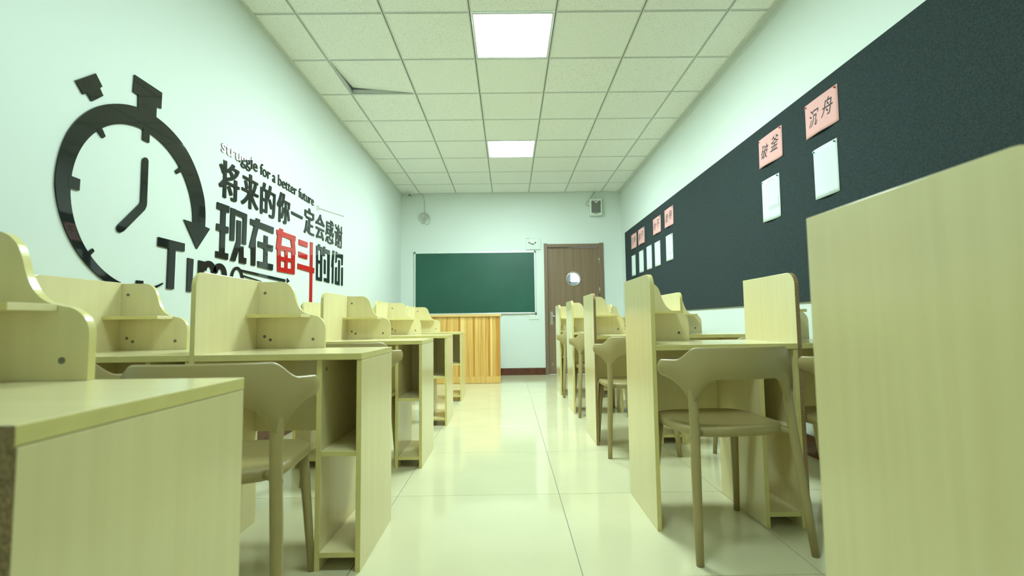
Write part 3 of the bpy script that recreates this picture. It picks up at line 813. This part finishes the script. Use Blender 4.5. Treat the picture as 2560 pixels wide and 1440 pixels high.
# lectern of pine strips
LX0, LX1, LY0, LY1, LZ = -1.120, -0.128, 6.950, 7.420, 0.972
lt = thing('lectern', ((LX0+LX1)/2, (LY0+LY1)/2, 0), 'wide pine lectern with vertical strips in front of the chalkboard', 'lectern')
hx, hy = (LX1-LX0)/2, (LY1-LY0)/2
MB().box(-hx+0.003, hx-0.003, -hy+0.012, hy-0.002, 0.0, LZ-0.036).build('body', PINE[2], lt)
MB().box(-hx-0.014, hx+0.020, -hy-0.018, hy+0.01, LZ-0.034, LZ).build('top_board', M['pinetop'], lt, bevel=0.004)
rnd = random.Random(11); x = -hx
while x < hx-0.004:
    wd = min(rnd.choice((0.014, 0.020, 0.028, 0.036, 0.050)), hx-x)
    MB().box(x+0.0004, x+wd-0.0004, -hy+0.0005*rnd.random(), -hy+0.0118, 0.098, LZ-0.036).build('plank', rnd.choice(PINE), lt)
    x += wd
MB().box(-hx, hx, -hy-0.003, -hy+0.0118, 0.004, 0.0975).build('plinth', PINE[0], lt, bevel=0.001)

# wall speaker
sp = thing('wall_speaker', (1.4505, YF, 2.722), 'white wall speaker with grey grille beside the ceiling, above the door', 'speaker')
MB().box(-0.100, 0.100, -0.095, 0, -0.140, 0.140).build('housing', M['white'], sp, bevel=0.012)
gp = [(-0.076, -0.098), (0.074, -0.098), (0.078, 0.090), (0.072, 0.102), (0.042, 0.102), (0.004, 0.058), (-0.036, 0.102), (-0.068, 0.102), (-0.076, 0.090)]
MB().prism(gp, lambda a, b, t: (a, t, b), -0.098, -0.090).build('grille', M['grey'], sp)
MB().prism([(-0.018, 0.104), (0.022, 0.104), (0.002, 0.084)], lambda a, b, t: (a, t, b), -0.0975, -0.090).build('badge', M['grey'], sp)
MB().box(-0.042, 0.036, -0.0972, -0.090, -0.114, -0.107).build('bottom_slot', M['dark'], sp)
cbp = [(1.447, YF-0.01, ZC-0.004), (1.42, YF-0.01, 2.955), (1.38, YF-0.01, 2.895), (1.325, YF-0.01, 2.835), (1.302, YF-0.01, 2.805), (1.300, YF-0.01, 2.778), (1.318, YF-0.01, 2.762), (1.352, YF-0.012, 2.760)]
MB().tube(cbp, 0.0065, 8).build('cable', M['cable'], sp).location = (-1.4505, -YF, -2.722)

# dome camera in the far left corner
dc = thing('dome_camera', (-1.595, YF-0.115, ZC-0.004), 'small white dome camera in the far left ceiling corner', 'camera')
MB().disc((0, 0, 0), (0, 0, -1), 0.060, 0.022, 28, r2=0.055).build('base', M['white'], dc)
bl = MB().sphere((0, -0.004, -0.042), 0.036, 20, 12).build('ball', M['white'], dc)
ld = Vector((0.25, -1, -0.45)).normalized()
MB().disc(Vector((0, -0.004, -0.042)) + ld*0.030, ld, 0.015, 0.008, 16).build('lens', M['dark'], bl)
for sx in (-0.021, 0.021):
    MB().disc(Vector((sx, -0.004, -0.060)) + ld*0.026, ld, 0.008, 0.006, 12).build('infrared_lamp', M['dark'], bl)

# coil of cable hanging on the wall
cc = thing('cable_coil', (-1.372, YF, 2.60), 'loose grey cable coil hanging high on the front wall', 'cable')
def loop(cx, cz, rx, rz, y, ph=0.0, n=30): return [(cx + rx*math.cos(2*math.pi*k/n+ph), y + 0.004*math.sin(4*math.pi*k/n), cz + rz*math.sin(2*math.pi*k/n+ph)) for k in range(n)]
MB().tube([(-0.052, -0.006, ZC-2.604), (-0.015, -0.006, 0.35), (0.0, -0.006, 0.28), (0.006, -0.006, 0.15), (0.002, -0.010, 0.075)], 0.0045, 7).build('hanging_lead', M['cable'], cc)
for args in ((0.0, 0.020, 0.056, 0.060, -0.012), (0.006, 0.012, 0.062, 0.064, -0.020), (-0.030, -0.004, 0.056, 0.075, -0.027), (0.048, -0.040, 0.046, 0.085, -0.016), (0.002, 0.030, 0.046, 0.046, -0.034)):
    MB().tube(loop(*args), 0.0048, 7, closed=True).build('loop', M['cable'], cc)
MB().tube([(0.0, -0.02, -0.060), (0.006, -0.02, -0.09), (-0.012, -0.02, -0.108), (-0.036, -0.02, -0.104)], 0.0055, 7).build('plug_end', M['cable'], cc)

# emergency lamp box between chalkboard and door
eb = thing('emergency_lamp_box', (0.416, YF, 2.138), 'pale wall box with two small dark lenses above the chalkboard corner', 'lamp box')
MB().box(-0.122, 0.122, -0.020, 0, -0.098, 0.098).build('housing', M['box'], eb, bevel=0.004)
MB().box(-0.088, 0.064, -0.024, -0.019, -0.040, 0.058).build('inner_plate', M['white'], eb, bevel=0.002)
MB().prism([(-0.066, 0.014), (-0.052, -0.006), (-0.020, -0.020), (0.018, -0.018), (0.034, 0.012), (0.018, 0.0), (-0.020, 0.004), (-0.05, 0.012)], lambda a, b, t: (a, t, b), -0.027, -0.0235).build('reflector', M['grey'], eb)
for x in (-0.068, 0.034):
    MB().disc((x, -0.0235, 0.016), (0, -1, 0), 0.012, 0.008, 16).build('lens', M['dark'], eb)
MB().box(-0.118, -0.062, -0.0206, -0.0195, 0.080, 0.092).build('maker_mark', M['print'], eb)

# switch plate under the chalkboard
sp2 = thing('switch_plate', (0.410, YF, 0.934), 'white double switch plate below the chalkboard corner', 'switch')
MB().box(-0.084, 0.084, -0.010, 0, -0.043, 0.043).build('plate', M['white'], sp2, bevel=0.003)
for x in (-0.042, 0.042):
    MB().box(x-0.030, x+0.030, -0.013, -0.009, -0.030, 0.030).build('rocker', M['white'], sp2, bevel=0.002)

bpy.context.view_layer.update()
